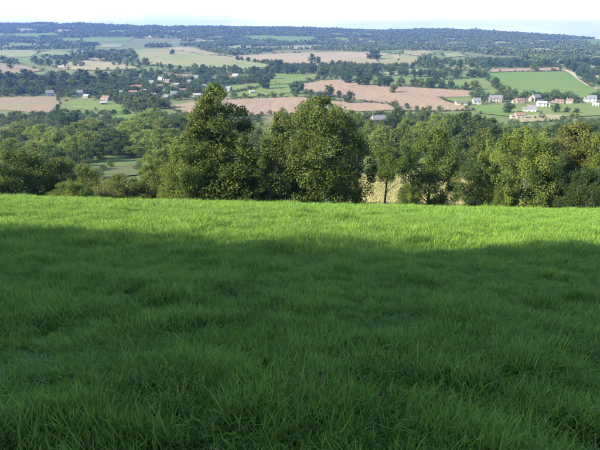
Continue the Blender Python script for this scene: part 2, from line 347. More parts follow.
def tree_proto(seed, prof_pts, H=15., clumps=90, clump_r=(.8, 1.4), n_per=160, leaf=.26, t0=.12, trunk_r=.3, limbs=26, lob=.28, core=.25, lean=0.):
    rg = np.random.default_rng(seed)
    pf = pchip([p[0] for p in prof_pts], [p[1] for p in prof_pts])
    ts = np.linspace(t0, 1, 200); wgt = pf(ts) + .15; wgt /= wgt.sum()
    t = rg.choice(ts, clumps, p=wgt) + rg.uniform(-.01, .01, clumps)
    ang = rg.uniform(0, 2 * math.pi, clumps)
    m = 1 + lob * noise2(ang * 1.1 + seed, t * 7 + seed, seed) + lob * .5 * noise2(ang * 3, t * 15, seed + 1)
    rr = pf(t) * m * np.where(rg.random(clumps) < core, rg.uniform(.1, .6, clumps), rg.uniform(.72, 1.0, clumps))
    C = np.stack([rr * np.cos(ang) + lean * t * H, rr * np.sin(ang), t * H], 1)
    Rr = rg.uniform(*clump_r, clumps) * (.7 + .5 * np.clip(pf(t) / max(pf(ts)), 0, 1))
    C[:, 2] = np.minimum(C[:, 2], H - Rr * .6)
    V, F, var = leaves(C, Rr, n_per, leaf, rg)
    V[:, 2] = np.maximum(V[:, 2], .05)
    crown = mesh_np('crown', V, F, var); crown.materials.append(M['leaf'])
    TV, TF = [], []
    def add(v, f):
        o = len(TV); TV.extend(v); TF.extend([tuple(i + o for i in q) for q in f])
    tp = [np.array([lean * H * s + .12 * math.sin(s * 5 + seed) * (s > 0), .12 * math.sin(s * 4 + 2 * seed), -.6 if s == 0 else s * H * .86]) for s in (0, .15, .3, .5, .7, 1)]
    add(*tube(tp, trunk_r * 1.25, trunk_r * .22, 7))
    for k in rg.permutation(clumps)[:limbs]:
        c = C[k]; s = max(.06, min(.8, (c[2] / H - .12 - .10 * rg.random()) / .86)); b = np.array([lean * H * s, 0, s * H * .86])
        mid = (b + c) / 2 + np.array([0, 0, .04 * H * rg.random()])
        add(*tube([b, mid, c], trunk_r * .42 * (1 - .6 * s), .025, 5))
    trunk = mesh_np('trunk', TV, TF, smooth=True); trunk.materials.append(M['bark'])
    crown['w'] = float(max(pf(ts))) * .9; crown['h'] = H
    return crown, trunk
OVAL = [(0, 1.5), (.12, 3.2), (.3, 4.6), (.5, 5.0), (.7, 4.4), (.85, 3.0), (.95, 1.6), (1, .5)]
CONE = [(0, 3.0), (.12, 5.0), (.3, 5.2), (.45, 4.2), (.6, 3.2), (.8, 2.3), (.93, 1.3), (1, .4)]
BROAD = [(0, 3.6), (.15, 5.6), (.4, 6.4), (.6, 6.2), (.78, 4.9), (.9, 3.1), (1, .8)]
MUSH = [(.0, .1), (.4, .3), (.56, 3.0), (.68, 4.6), (.75, 4.4), (.9, 2.8), (1, .6)]
SLIM = [(0, .6), (.12, 1.3), (.4, 1.8), (.7, 1.7), (.9, 1.1), (1, .3)]
BUSH = [(0, 3.6), (.2, 4.6), (.5, 4.6), (.75, 3.6), (.92, 2.0), (1, .5)]
ROUND = [(0, 2.0), (.15, 4.4), (.4, 6.0), (.6, 6.2), (.8, 5.0), (.93, 2.8), (1, .8)]
HERO = {
 'cone': tree_proto(11, CONE, clumps=210, n_per=300, leaf=.21, clump_r=(.6, 1.25), lob=.30, core=.32),
 'broad': tree_proto(12, BROAD, clumps=240, n_per=300, leaf=.21, clump_r=(.6, 1.35), lob=.3),
 'oval': tree_proto(13, OVAL, clumps=170, n_per=280, leaf=.21, clump_r=(.6, 1.25), lob=.34),
 'oval2': tree_proto(17, OVAL, clumps=150, n_per=280, leaf=.21, clump_r=(.55, 1.15), lob=.42),
 'mush': tree_proto(14, MUSH, clumps=90, n_per=240, leaf=.2, clump_r=(.65, 1.1), t0=.58, lob=.4),
 'slim': tree_proto(15, SLIM, clumps=70, n_per=200, leaf=.2, clump_r=(.5, .85), trunk_r=.16, lob=.5),
 'bush': tree_proto(16, BUSH, H=9, clumps=120, n_per=260, leaf=.2, clump_r=(.7, 1.2), trunk_r=.14, t0=.05, lob=.35),
}
MID = {
 'round': tree_proto(21, ROUND, clumps=110, n_per=85, core=.4, leaf=.52, clump_r=(.9, 1.6), limbs=8),
 'round2': tree_proto(22, ROUND, clumps=100, n_per=85, core=.4, leaf=.52, clump_r=(1., 1.7), limbs=8, lob=.4),
 'oval': tree_proto(23, OVAL, clumps=95, n_per=80, core=.4, leaf=.5, clump_r=(.9, 1.5), limbs=8, lob=.35),
 'bush': tree_proto(24, BUSH, H=9, clumps=80, n_per=80, core=.4, leaf=.45, clump_r=(.8, 1.4), limbs=6, t0=.05),
 'slim': tree_proto(25, SLIM, clumps=40, n_per=40, leaf=.45, clump_r=(.6, .9), limbs=5, trunk_r=.16),
}
FAR = {
 'round': tree_proto(31, ROUND, clumps=64, n_per=30, core=.4, leaf=1.05, clump_r=(1.2, 1.9), limbs=4),
 'round2': tree_proto(32, ROUND, clumps=60, n_per=30, core=.4, leaf=1.05, clump_r=(1.2, 2.0), limbs=4, lob=.42),
 'oval': tree_proto(33, OVAL, clumps=56, n_per=30, core=.4, leaf=1.0, clump_r=(1.1, 1.7), limbs=4, lob=.38),
 'bush': tree_proto(34, BUSH, H=9, clumps=50, n_per=28, core=.4, leaf=.9, clump_r=(1.0, 1.6), limbs=3, t0=.05),
 'slim': tree_proto(35, SLIM, clumps=26, n_per=12, leaf=.8, clump_r=(.6, 1.0), limbs=3, trunk_r=.16),
}
TINT = {'oak': (.084, .120, .030), 'dark': (.042, .072, .024), 'light': (.102, .145, .033), 'yellow': (.165, .180, .042), 'autumn': (.098, .116, .035),
        'lime': (.150, .23, .035), 'olive': (.098, .124, .036), 'blue': (.044, .076, .038)}
def tree(kind, lod, x, y, height, radius, tint, label, group=None, name='tree', z=None, sq=None):
    crown, trunk = lod[kind]
    t = empty(name, (x, y, (hz(x, y) if z is None else z) - .05), random.uniform(0, 6.28)); tag(t, label, 'bush' if 'bush' in name else 'tree', group)
    s = height / crown['h']; sr = radius / crown['w']
    t.scale = (sr * random.uniform(.94, 1.06), sr * random.uniform(.94, 1.06), s)
    c = obj('crown', crown, None, t); j = random.uniform(.88, 1.14); g = TINT[tint]
    c['tint'] = (g[0] * j * random.uniform(.93, 1.08), g[1] * j, g[2] * j)
    obj('trunk', trunk, None, t)
    return t
def treeD(kind, lod, px, top, D, wpx, tint, label, group=None, name='tree'):
    """a tree whose foot is hidden: distance, top and width as the photograph shows them"""
    x, _, zt = at(px, top, D); zb = hz(x, D)
    r = wpx / 2 * (D * CT - (zt - EYE) * ST) / 500
    return tree(kind, lod, x, D, zt - zb, r, tint, label, group, name)

# ------------------------------------------------------------------ the tree line just below the brow of the field
BROW = 'trees along the lower edge of the near field'
for a in [
 ('cone', 215, 84, 60, 94, 'oak', 'tallest tree on the brow, tapering leafy crown in front of the ploughed field'),
 ('broad', 320, 97, 62, 100, 'oak', 'broadest round-headed tree on the brow, right of the tallest tree'),
 ('oval', 284, 111, 70, 50, 'olive', 'olive green tree squeezed between the tallest and the broadest brow trees'),
 ('bush', 182, 146, 56, 44, 'light', 'light green sunlit tree at the left foot of the tallest brow tree'),
 ('oval2', 250, 150, 58, 44, 'oak', 'low leafy tree at the right foot of the tallest brow tree'),
 ('oval2', 346, 128, 66, 34, 'dark', 'dark tree tucked against the right side of the broadest brow tree'),
 ('mush', 389, 146, 60, 40, 'light', 'small flat-topped tree with bare trunk in front of dry maize'),
 ('bush', 409, 184, 57, 22, 'light', 'low green bush between the flat-topped tree and its right neighbour'),
 ('oval', 436, 127, 64, 50, 'oak', 'upright oval tree right of the small flat-topped tree, dry maize both sides'),
 ('slim', 471, 158, 60, 20, 'dark', 'thin young tree standing alone in front of dry maize'),
 ('oval2', 490, 140, 69, 28, 'light', 'pale green narrow tree left of the large yellow-green tree'),
 ('broad', 528, 127, 63, 66, 'light', 'large yellow-green tree on the brow below the right-hand village'),
 ('oval2', 556, 142, 61, 36, 'dark', 'dark tree between yellow-green tree and russet tree on the brow'),
 ('oval', 578, 122, 66, 58, 'autumn', 'russet-tinged tree near the right end of the brow'),
 ('broad', 608, 128, 63, 56, 'oak', 'green tree cut by the right edge, last on the brow'),
 ('bush', 590, 168, 57, 40, 'dark', 'dark low tree under the russet tree at the right'),
 ('bush', 508, 174, 60, 24, 'oak', 'low bushy tree at the left foot of the large yellow-green tree')]:
    treeD(a[0], HERO, a[1], a[2], a[3], a[4], a[5], a[6], BROW)
HEDGE = 'bushes along the left end of the brow'
for a in [
 ('bush', 18, 150, 66, 62, 'oak', 'big rounded bush at the far left end of the brow'),
 ('bush', -14, 160, 62, 50, 'oak', 'bush cut by the left edge of the picture on the brow'),
 ('bush', 58, 158, 70, 46, 'olive', 'olive bush second from left edge on the brow'),
 ('bush', 84, 166, 64, 36, 'oak', 'green bush left of the small sunlit meadow'),
 ('bush', 68, 182, 55, 40, 'light', 'low pale shrub in front of the left brow bushes'),
 ('bush', 118, 176, 60, 50, 'olive', 'low wide olive bush directly below the small meadow'),
 ('bush', 152, 172, 62, 34, 'oak', 'small bush left of the light green sunlit tree'),
 ('oval2', 150, 150, 80, 34, 'light', 'slender light green tree right of the small meadow'),
 ('oval2', 165, 140, 88, 30, 'oak', 'green tree behind the light green sunlit tree, right of the meadow')]:
    treeD(a[0], HERO, a[1], a[2], a[3], a[4], a[5], a[6], HEDGE, 'bush' if a[0] == 'bush' else 'tree')

# hedgerow trees on the uphill side, left of and behind the viewpoint: they throw the shade over the near grass
TE = math.tan(SUN_EL); SH = np.array([-SUN_DIR.x, -SUN_DIR.y]) / math.cos(SUN_EL)
E0 = np.array([-7.4, 9.9]); ED = np.array([14.6, -1.5]); ED /= np.linalg.norm(ED); EN = np.array([-ED[1], ED[0]])
SHADE = []
for k, s_ in enumerate(np.arange(-44, 30, 4.2)):
    c = ED * (s_ + random.uniform(-.5, .5)) + EN * (-6.5 + random.uniform(-1, 1)); Ls = (E0 @ EN - c @ EN) / (SH @ EN); p = c + SH * Ls
    SHADE.append((c[0], c[1], hz(*p) + Ls * TE - hz(*c) + random.uniform(-.4, .5), random.uniform(4.0, 4.6)))
SHADE += [(c[0] - EN[0] * 5 + ED[0] * 2, c[1] - EN[1] * 5 + ED[1] * 2, c[2] * .95, 3.9) for c in SHADE[::2]]
ORD = ['first', 'second', 'third', 'fourth', 'fifth', 'sixth', 'seventh', 'eighth', 'ninth', 'tenth', 'eleventh', 'twelfth', 'thirteenth', 'fourteenth', 'fifteenth', 'sixteenth',
       'seventeenth', 'eighteenth', 'nineteenth', 'twentieth', 'twenty-first', 'twenty-second', 'twenty-third', 'twenty-fourth', 'twenty-fifth', 'twenty-sixth', 'twenty-seventh']
for k, (x, y, hh, rr) in enumerate(sorted(SHADE)):
    tree('bush', HERO, x, y, hh, rr, 'oak', f'{ORD[k]} tree from left in the hedge behind the viewpoint shading the grass', 'hedge trees behind the viewpoint')

# ------------------------------------------------------------------ houses
def hm(name, c, v=.06):
    return rough_mat(name, tuple(max(0, a - v * a * 2) for a in c), tuple(a + v * a for a in c), scale=.6, rough=.85, coord='obj')
WALL = {'white': hm('white_render', (.35, .37, .40), .1), 'cream': hm('cream_render', (.29, .285, .27), .1), 'stone': hm('stone_wall', (.25, .23, .20), .12), 'pink': hm('pink_render', (.29, .255, .235), .1)}
ROOF = {'slate': hm('slate', (.145, .155, .185), .14), 'orange': hm('orange_tiles', (.25, .13, .095), .16), 'pink': hm('weathered_tiles', (.19, .135, .115), .16), 'grey': hm('grey_sheet_roof', (.27, .28, .29), .12), 'green': hm('mossy_roof', (.10, .12, .08), .14)}
GLASS, _, gp = newmat('window_glass'); gp.inputs['Base Color'].default_value = (.03, .035, .045, 1); gp.inputs['Roughness'].default_value = .15
FRAME = hm('painted_frame', (.7, .7, .68)); DOORM = hm('painted_door', (.16, .10, .07)); BRICK = hm('chimney_brick', (.30, .17, .12))
def boxmesh(name, x0, x1, y0, y1, z0, z1):
    V = [(x, y, z) for z in (z0, z1) for y in (y0, y1) for x in (x0, x1)]
    me = bpy.data.meshes.new(name); me.from_pydata(V, [], [(0, 2, 3, 1), (4, 5, 7, 6), (0, 1, 5, 4), (2, 6, 7, 3), (0, 4, 6, 2), (1, 3, 7, 5)]); me.update(); return me
def house(px, py, wpx, label, wall='white', roof='slate', storeys=1.5, depth=7.5, rz=None, chim=1, barn=False, name='house'):
    x, y = ground(px, py); dep = y * CT - (hz(x, y) - EYE) * ST
    Wd = wpx * .78 * dep / 500; Hh = 2.4 * storeys if not barn else 3.0; pitch = .85 if roof in ('slate', 'green') and not barn else .5
    if rz is None: rz = random.uniform(-.45, .45)
    HOUSE_PX.append((px, py, wpx)); HOUSES.append((x, y, Wd)) if px != 378 else None; t = empty(name, (x, y, hz(x, y) - .3), rz); tag(t, label, 'barn' if barn else 'house')
    a, b = Wd / 2, depth / 2; rh = b * pitch
    V = [(-a, -b, 0), (a, -b, 0), (a, b, 0), (-a, b, 0), (-a, -b, Hh), (a, -b, Hh), (a, b, Hh), (-a, b, Hh), (-a, 0, Hh + rh), (a, 0, Hh + rh)]
    me = bpy.data.meshes.new('wall'); me.from_pydata(V, [], [(0, 1, 5, 4), (2, 3, 7, 6), (1, 2, 6, 9, 5), (3, 0, 4, 8, 7)]); me.update(); obj('wall', me, WALL[wall], t)
    o = .35; th = .22; e = .3; k = (rh / b)
    def slab(s):
        p = [(-a - o, s * (b + e), Hh - e * k + .03), (a + o, s * (b + e), Hh - e * k + .03), (a + o, 0, Hh + rh + .03), (-a - o, 0, Hh + rh + .03)]
        return p, [(q[0], q[1], q[2] + th) for q in p]
    V = []; F = []
    for s in (-1, 1):
        lo, up = slab(s); n = len(V); V += lo + up
        F += [(n, n+1, n+2, n+3), (n+4, n+7, n+6, n+5), (n, n+4, n+5, n+1), (n+1, n+5, n+6, n+2), (n+3, n+2, n+6, n+7), (n, n+3, n+7, n+4)]
    me = bpy.data.meshes.new('roof'); me.from_pydata(V, [], F); me.update(); ro = obj('roof', me, ROOF[roof], t)
    for q in range(chim):
        cx = (-a + .5) if q == 0 else (a - .5); obj('chimney', boxmesh('chimney', cx - .35, cx + .35, -.3, .3, Hh + rh * .8, Hh + rh + 1.1), BRICK, ro)
    if not barn and Wd > 8 and int(px) % 2:                   # a lower wing at one gable
        sw = 1 if int(px) % 4 == 1 else -1; x0, x1 = sorted((sw * (a + .02), sw * (a + 3.6))); b2 = b * .62; h2 = Hh * .72; r2 = b2 * pitch
        V = [(x0, -b2, 0), (x1, -b2, 0), (x1, b2, 0), (x0, b2, 0), (x0, -b2, h2), (x1, -b2, h2), (x1, b2, h2), (x0, b2, h2), (x0, 0, h2 + r2), (x1, 0, h2 + r2)]
        me = bpy.data.meshes.new('wing'); me.from_pydata(V, [], [(0, 1, 5, 4), (2, 3, 7, 6), (1, 2, 6, 9, 5), (3, 0, 4, 8, 7)]); me.update(); wg = obj('wing', me, WALL[wall], t)
        V = []; F = []
        for s in (-1, 1):
            lo = [(x0 - .02 * sw, s * (b2 + .3), h2 - .3 * pitch + .03), (x1 + .3 * sw, s * (b2 + .3), h2 - .3 * pitch + .03), (x1 + .3 * sw, 0, h2 + r2 + .03), (x0 - .02 * sw, 0, h2 + r2 + .03)]
            n = len(V); V += lo + [(q[0], q[1], q[2] + .2) for q in lo]
            F += [(n, n+1, n+2, n+3), (n+4, n+7, n+6, n+5), (n, n+4, n+5, n+1), (n+1, n+5, n+6, n+2), (n+3, n+2, n+6, n+7), (n, n+3, n+7, n+4)]
        me = bpy.data.meshes.new('wing_roof'); me.from_pydata(V, [], F); me.update(); obj('wing_roof', me, ROOF[roof], wg)
    nw = max(2, int(Wd / 3.2)); dpos = nw // 2
    for lv in range(1 if storeys < 2 else 2):
        for q in range(nw):
            cx = -a + Wd * (q + .5) / nw; z0 = .85 + 2.3 * lv
            if q == dpos and lv == 0:
                obj('door', boxmesh('door', cx - (.5 if not barn else 1.6), cx + (.5 if not barn else 1.6), -b - .05, -b + .05, .3, 2.3 if not barn else 3.2), DOORM, t)
            elif not barn:
                wn = obj('window', boxmesh('window', cx - .55, cx + .55, -b - .04, -b + .05, z0, z0 + 1.25), GLASS, t)
                obj('sill', boxmesh('sill', cx - .65, cx + .65, -b - .16, -b + .02, z0 - .12, z0), FRAME, wn)
    return t
for a in [
 (50.5, 96.3, 9, 'white house with grey roof above the left brown field', 'white', 'slate', 2),
 (80, 96, 8, 'white farmhouse with grey roof behind the green paddock', 'white', 'slate', 2),
 (87, 97.5, 7, 'low cream outbuilding right of the white farmhouse', 'cream', 'grey', 1),
 (107, 100, 10, 'brown stone house with weathered roof beside the paddock', 'stone', 'pink', 1.5),
 (104, 104.5, 8, 'low grey-roofed stone shed nearest the green paddock', 'stone', 'grey', 1),
 (136, 88.5, 15, 'large house with long orange roof in the left village', 'cream', 'orange', 1.5),
 (133, 93.5, 11, 'white house with pinkish roof below the orange-roofed house', 'white', 'pink', 1),
 (144.5, 93, 7, 'small white gable right below the orange-roofed house', 'white', 'grey', 1.5),
 (161, 80, 7, 'small pale house at the top of the left village', 'white', 'grey', 1.5),
 (160, 88, 8, 'pink-roofed house in the middle of the left village', 'pink', 'pink', 1.5),
 (184, 78, 11, 'long pink-roofed house highest on the right of the left village', 'cream', 'pink', 1.5),
 (190, 84, 7, 'grey-roofed white house under the long pink-roofed house', 'white', 'slate', 1.5),
 (182, 92.3, 12, 'white house with tan roof above the pink ploughed field', 'white', 'pink', 1.5),
 (174, 96, 8, 'white gabled house left of the tan-roofed house', 'white', 'slate', 1.5),
 (197, 96.5, 9, 'low long house at the right end of the left village', 'cream', 'grey', 1),
 (229, 91, 6, 'small grey gabled cottage in the trees behind the tallest tree', 'stone', 'slate', 1.5),
 (252, 93, 6, 'tiny pale shed in the green strip above the ploughed field', 'white', 'grey', 1),
 (236, 76, 8, 'long white house among trees above the thick dark hedge', 'white', 'grey', 1),
 (378, 123, 17, 'slate-roofed house half hidden in the middle copse', 'stone', 'slate', 1.5),
 (476, 105, 9, 'tall grey-roofed white house left in the right village', 'white', 'slate', 2),
 (495, 102, 15, 'large pale house with grey roof in the right village', 'cream', 'slate', 2),
 (519, 103, 10, 'pinkish house left of the white house in the right village', 'pink', 'pink', 1.5),
 (535, 101, 10, 'slate-roofed house behind the white house in the right village', 'stone', 'slate', 2),
 (541, 107, 11, 'bright white house in the centre of the right village', 'white', 'grey', 2),
 (531, 112, 11, 'low grey-roofed white house below the bright white house', 'white', 'slate', 1.5),
 (519, 118.5, 12, 'cream house nearest us in the right village', 'cream', 'pink', 1.5),
 (559, 103, 9, 'low pink-roofed house right of the white house', 'pink', 'pink', 1),
 (569, 103.5, 7, 'small pinkish house second from the right edge', 'cream', 'pink', 1.5),
 (591, 102, 10, 'white house with grey roof at the right edge', 'white', 'slate', 2),
 (595, 106.5, 7, 'low white annex in front of the right-edge house', 'white', 'grey', 1),
 (152, 84.5, 6, 'small grey-roofed cottage right of the orange-roofed house', 'white', 'slate', 1.5),
 (168, 82.5, 6, 'small pale cottage between the upper village gardens', 'cream', 'pink', 1.5),
 (197, 79, 6, 'small grey-roofed house at the upper right corner of the left village', 'white', 'slate', 1.5),
 (177, 86.5, 6, 'small cream cottage in the middle right of the left village', 'cream', 'grey', 1.5),
 (121, 95.5, 6, 'small grey cottage left of the white pink-roofed house', 'white', 'slate', 1.5),
 (154, 97, 6, 'small cottage among garden trees above the pink field corner', 'white', 'pink', 1.5),
 (167, 99, 6, 'small grey shed at the lower corner of the left village', 'cream', 'slate', 1),
 (205, 89, 6, 'small white cottage at the far right of the left village', 'white', 'slate', 1.5),
 (83, 53, 4, 'tiny white house far off above the pale pasture at left', 'white', 'slate', 2),
 (36, 44.5, 4.5, 'tiny pale farmhouse on the left far slope', 'cream', 'grey', 1.5),
 (40, 30, 5, 'white speck of a house high on the left far slope', 'white', 'grey', 2),
 (156, 31.5, 4.5, 'white house near the skyline left of centre', 'white', 'grey', 2),
 (144, 34, 4.5, 'pale house below the skyline left of centre', 'cream', 'pink', 2),
 (150, 37, 3.6, 'small white house among far woods left of centre', 'white', 'grey', 2),
 (182, 48.6, 3, 'tiny white gable at the top of the large pale pasture', 'white', 'grey', 1.5),
 (557, 64, 3, 'tiny white house beyond the pale track', 'white', 'grey', 2)]:
    house(*a)
house(461, 105, 14, 'long low mossy-roofed barn on the green wedge of the right village', 'white', 'green', 1, 9, rz=-.05, chim=0, barn=True, name='barn')
house(62, 67.8, 8, 'long low white barn at the end of the left straw field', 'white', 'grey', 1, 9, rz=.05, chim=0, barn=True, name='barn')

# ------------------------------------------------------------------ woods and hedgerows across the valley
def wood(specs, lod, phrase, group, bright=1.0, kinds=('round', 'round2', 'oval')):
    specs = [(a, b, c, d * .8 if d > 12 else d, e) for a, b, c, d, e in specs]
    specs = sorted(specs)
    for k, (px, top, D, wpx, tint) in enumerate(specs):
        kd = kinds[k % len(kinds)]
        if wpx < 12 and D < 330: kd = 'slim'
        t = treeD(kd, lod, px, top, D, wpx, tint, f'{ORD[k] if k < len(ORD) else str(k + 1) + "th"} tree from left {phrase}', group)
        for c in t.children:
            if 'tint' in c: c['tint'] = tuple(v * bright for v in c['tint'])
wood([(-8, 128, 240, 40, 'oak'), (8, 138, 190, 34, 'oak'), (22, 121, 300, 34, 'olive'), (40, 124, 270, 34, 'light'), (32, 142, 180, 30, 'olive'), (54, 130, 230, 30, 'light'),
      (57, 104, 380, 8, 'dark'), (66, 109, 360, 26, 'blue'), (76, 122, 300, 30, 'oak'), (90, 118, 320, 30, 'olive'), (50, 146, 165, 30, 'dark'), (100, 122, 290, 30, 'dark'), (72, 136, 200, 34, 'light')],
     MID, 'in the left wood between the bushes and the brown field', 'trees of the left wood', 1.3)
wood([(84, 132, 235, 40, 'oak'), (96, 142, 215, 34, 'dark'), (108, 128, 250, 36, 'dark'), (118, 138, 235, 30, 'dark'), (122, 132, 262, 30, 'oak'), (132, 120, 290, 36, 'light'), (134, 146, 224, 26, 'light'),
      (143, 112, 330, 34, 'light'), (152, 108, 350, 30, 'light'), (148, 130, 250, 40, 'light'), (158, 128, 210, 34, 'light'), (163, 116, 320, 28, 'oak'), (172, 128, 240, 34, 'oak'), (182, 117, 320, 30, 'dark'),
      (192, 113, 340, 26, 'oak'), (160, 150, 140, 28, 'olive'), (176, 140, 170, 30, 'light'), (236, 122, 270, 34, 'oak'), (252, 124, 250, 30, 'olive')],
     MID, 'in the wood around and above the small meadow', 'trees above the small meadow', 1.3)
wood([(345, 122, 260, 30, 'oak'), (356, 113, 330, 22, 'light'), (366, 128, 230, 30, 'light'), (384, 126, 220, 32, 'light'), (352, 110, 360, 16, 'oak'), (398, 108, 300, 20, 'dark'), (402, 124, 220, 26, 'oak'),
      (408, 118, 270, 24, 'light'), (414, 132, 190, 30, 'oak'), (424, 108, 360, 14, 'oak'), (422, 122, 240, 30, 'light'), (436, 115, 280, 36, 'light'), (450, 114, 260, 30, 'light'), (390, 116, 290, 16, 'blue'), (371, 119.5, 310, 15, 'light'), (383, 120, 300, 16, 'oak')],
     MID, 'in the copse round the slate-roofed house', 'trees of the middle copse')
wood([(456, 116, 200, 30, 'dark'), (466, 112, 210, 30, 'dark'), (478, 115, 200, 30, 'dark'), (490, 118, 190, 30, 'dark'), (470, 126, 170, 34, 'dark'), (486, 128, 165, 30, 'oak'), (498, 128, 200, 24, 'dark'),
      (508, 126, 230, 26, 'light'), (545, 127, 230, 30, 'oak'), (560, 124, 260, 26, 'dark'), (590, 124, 240, 30, 'dark'), (604, 122, 250, 30, 'dark')],
     MID, 'in the dark copse behind the right half of the brow', 'trees of the dark copse')

def row(line, n, hpx, tints, phrase, group, jy=1.0, wide=.9, kinds=('round', 'round2', 'oval'), jit=.6, lod=None):
    n = max(2, round(n * .66)) if n >= 6 else n
    line = np.array(line, float); seg = np.r_[0, np.cumsum(np.hypot(*np.diff(line, axis=0).T))]
    ts = np.linspace(0, seg[-1], n) if n > 1 else [0]
    st = seg[-1] / max(1, n - 1)
    S = []
    for t in ts:
        t2 = min(seg[-1], max(0, t + random.uniform(-jit, jit) * st * .5)); S.append((np.interp(t2, seg, line[:, 0]), np.interp(t2, seg, line[:, 1]) + random.uniform(-jy, jy) * .5))
    S.sort()
    S = [q for q in S if not any(abs(q[0] - hp[0]) < hp[2] * .5 + hpx[1] * .45 and -1.5 < q[1] - hp[1] < 9 for hp in HOUSE_PX)] if n > 1 else S
    for k, (px, py) in enumerate(S):
        x, y = ground(px, py); dep = y * CT - (hz(x, y) - EYE) * ST
        hh = random.uniform(*hpx) * dep / 500 / .97; kd = random.choice(kinds)
        rr = hh * .5 * wide * random.uniform(.85, 1.2)
        lb = f'{ORD[k]} tree from left {phrase}' if n > 1 else phrase
        tree(kd, lod or FAR, x, y, hh, rr, random.choice(tints), lb, group if n > 1 else None)
D_, O_, B_ = ['dark', 'blue', 'dark', 'oak'], ['oak', 'olive', 'light', 'dark'], ['oak', 'dark', 'olive']
row([(-14, 82), (30, 83), (70, 82), (118, 84)], 17, (9, 13), D_, 'in the back rank of the long dark wood at left', 'back rank of the dark wood', 2)
row([(-14, 90), (40, 91), (70, 88), (128, 89)], 18, (9, 13), D_ + ['light'], 'in the front rank of the long dark wood at left', 'front rank of the dark wood', 2)
row([(-10, 96), (44, 96)], 7, (7, 10), D_, 'along the top edge of the left brown field', 'trees on top of the brown field', 1)
row([(36, 64), (46, 66), (58, 66), (66, 66)], 7, (6, 9), D_, 'in the dark clump beside the far-left stubble', 'clump beside the stubble')
row([(11, 69.5)], 1, (7, 7), ['oak'], 'lone round tree on the far-left brown stubble field', None)
row([(4, 63)], 1, (7, 7), ['dark'], 'lone dark tree at the left edge above the brown stubble', None)
row([(76, 65.5), (82, 66.5)], 2, (5, 6), ['oak'], 'of the pair on the pale field above the dark wood', 'pair on the pale field')
row([(88, 58), (108, 60), (136, 59)], 9, (5, 8), D_, 'in the dark hedge left of the large pale pasture', 'hedge left of the pale pasture')
row([(112, 65), (128, 66), (140, 67)], 5, (3, 6), B_, 'along the foot of the large pale pasture', 'foot of the pale pasture')
row([(146, 66)], 1, (8, 8), ['olive'], 'lone upright tree at the lower left corner of the pale pasture', None)
row([(172.5, 55)], 1, (5, 5), ['dark'], 'lone dark tree high on the large pale pasture', None)
row([(157, 67), (163, 67.5)], 2, (4, 5), ['oak'], 'of the pair at the foot of the pale pasture', 'pair under the pale pasture')
row([(170, 71), (205, 70)], 6, (5, 7), D_, 'behind the roofs of the left village', 'trees behind the left village', 2)
row([(112, 80), (150, 77), (178, 80), (205, 82)], 10, (6, 9), O_, 'among the upper houses of the left village', 'upper village trees', 3)
row([(96, 98), (118, 99), (150, 95), (172, 96), (200, 94)], 11, (6, 9), O_, 'among the lower houses of the left village', 'lower village trees', 3)
row([(60, 97), (68, 96), (92, 95)], 4, (5, 8), D_, 'between the white farmhouses above the green paddock', 'trees between white farmhouses')
row([(100, 104), (120, 106), (145, 108), (168, 108)], 9, (8, 12), ['dark', 'oak', 'light', 'blue'], 'in the belt below the left village', 'belt below the left village', 2)
row([(78, 113.5), (100, 114), (128, 114.5)], 8, (3.5, 5.5), ['dark'], 'in the dark hedge under the green paddock', 'hedge under the paddock', .6, kinds=('bush',), wide=1.3)
row([(236, 60), (264, 64)], 7, (3.2, 4.8), D_, 'in the diagonal hedge across the pale pasture', 'diagonal hedge', .6)
row([(270, 68), (282, 68), (292, 73)], 5, (6, 9), D_, 'in the clump at the lower end of the diagonal hedge', 'clump at the diagonal hedge')
row([(200, 75), (235, 73), (275, 73.5)], 12, (5, 8), D_, 'along the bottom of the pale pasture in the centre', 'hedge below the pale pasture', 1.5)
row([(226, 84), (245, 83), (272, 79)], 8, (5, 8), D_, 'in the thick dark hedge left of the bright green field', 'thick dark hedge')
row([(264, 89)], 1, (12, 12), ['dark'], 'lone tall tree at the right end of the thick dark hedge', None)
row([(236, 97), (262, 97), (296, 97)], 9, (3.5, 6), O_, 'along the upper edge of the centre-left ploughed field', 'trees above the ploughed field')
row([(297, 94)], 1, (12, 12), ['blue'], 'tall bluish tree standing beside the pink ploughed field', None)
row([(306, 95), (322, 97)], 4, (4, 6), B_, 'in the hedge left of the dark ball-shaped tree', 'hedge by the ball-shaped tree')
row([(329, 97)], 1, (12, 12), ['dark'], 'dark ball-shaped tree in the hedge of the pink ploughed field', None)
row([(339, 97)], 1, (6, 6), ['dark'], 'small dark tree just right of the ball-shaped tree', None)
row([(349, 103)], 1, (12, 12), ['dark'], 'round dark tree throwing a long shadow onto bare soil', None)
row([(393.5, 93)], 1, (8, 8), ['oak'], 'lone tree standing in the big pink ploughed field', None)
row([(278, 74), (310, 74), (345, 74), (402, 75)], 18, (7, 10), D_ + ['oak'], 'in the long belt above the big pink field', 'belt above the pink field', 2)
row([(311, 63.5), (318, 64)], 2, (6, 9), D_, 'of the pair on the far pale stubble field', 'pair on the stubble')
row([(332, 66), (352, 67)], 4, (4, 7), D_, 'at the lower edge of the far stubble field', 'lower edge of the stubble')
row([(370, 59), (376, 60)], 2, (8, 10), D_, 'of the tall pair at the right of the far stubble field', 'tall pair at the stubble')
row([(318, 79), (342, 78.5)], 5, (3.5, 5), ['dark', 'olive'], 'in the low hedge at the top of the big pink field', 'low hedge above pink field')
row([(346, 83), (362, 85), (400, 87)], 9, (8, 12), D_, 'in the tall hedge along the top of the big pink field', 'tall hedge above pink field')
row([(404, 77), (440, 77)], 7, (5, 7), D_, 'in the upper hedge right of the tall hedge', 'upper right hedge')
row([(414, 87), (434, 88)], 4, (8, 11), D_, 'in the cluster of four at the corner of the green field', 'cluster of four')
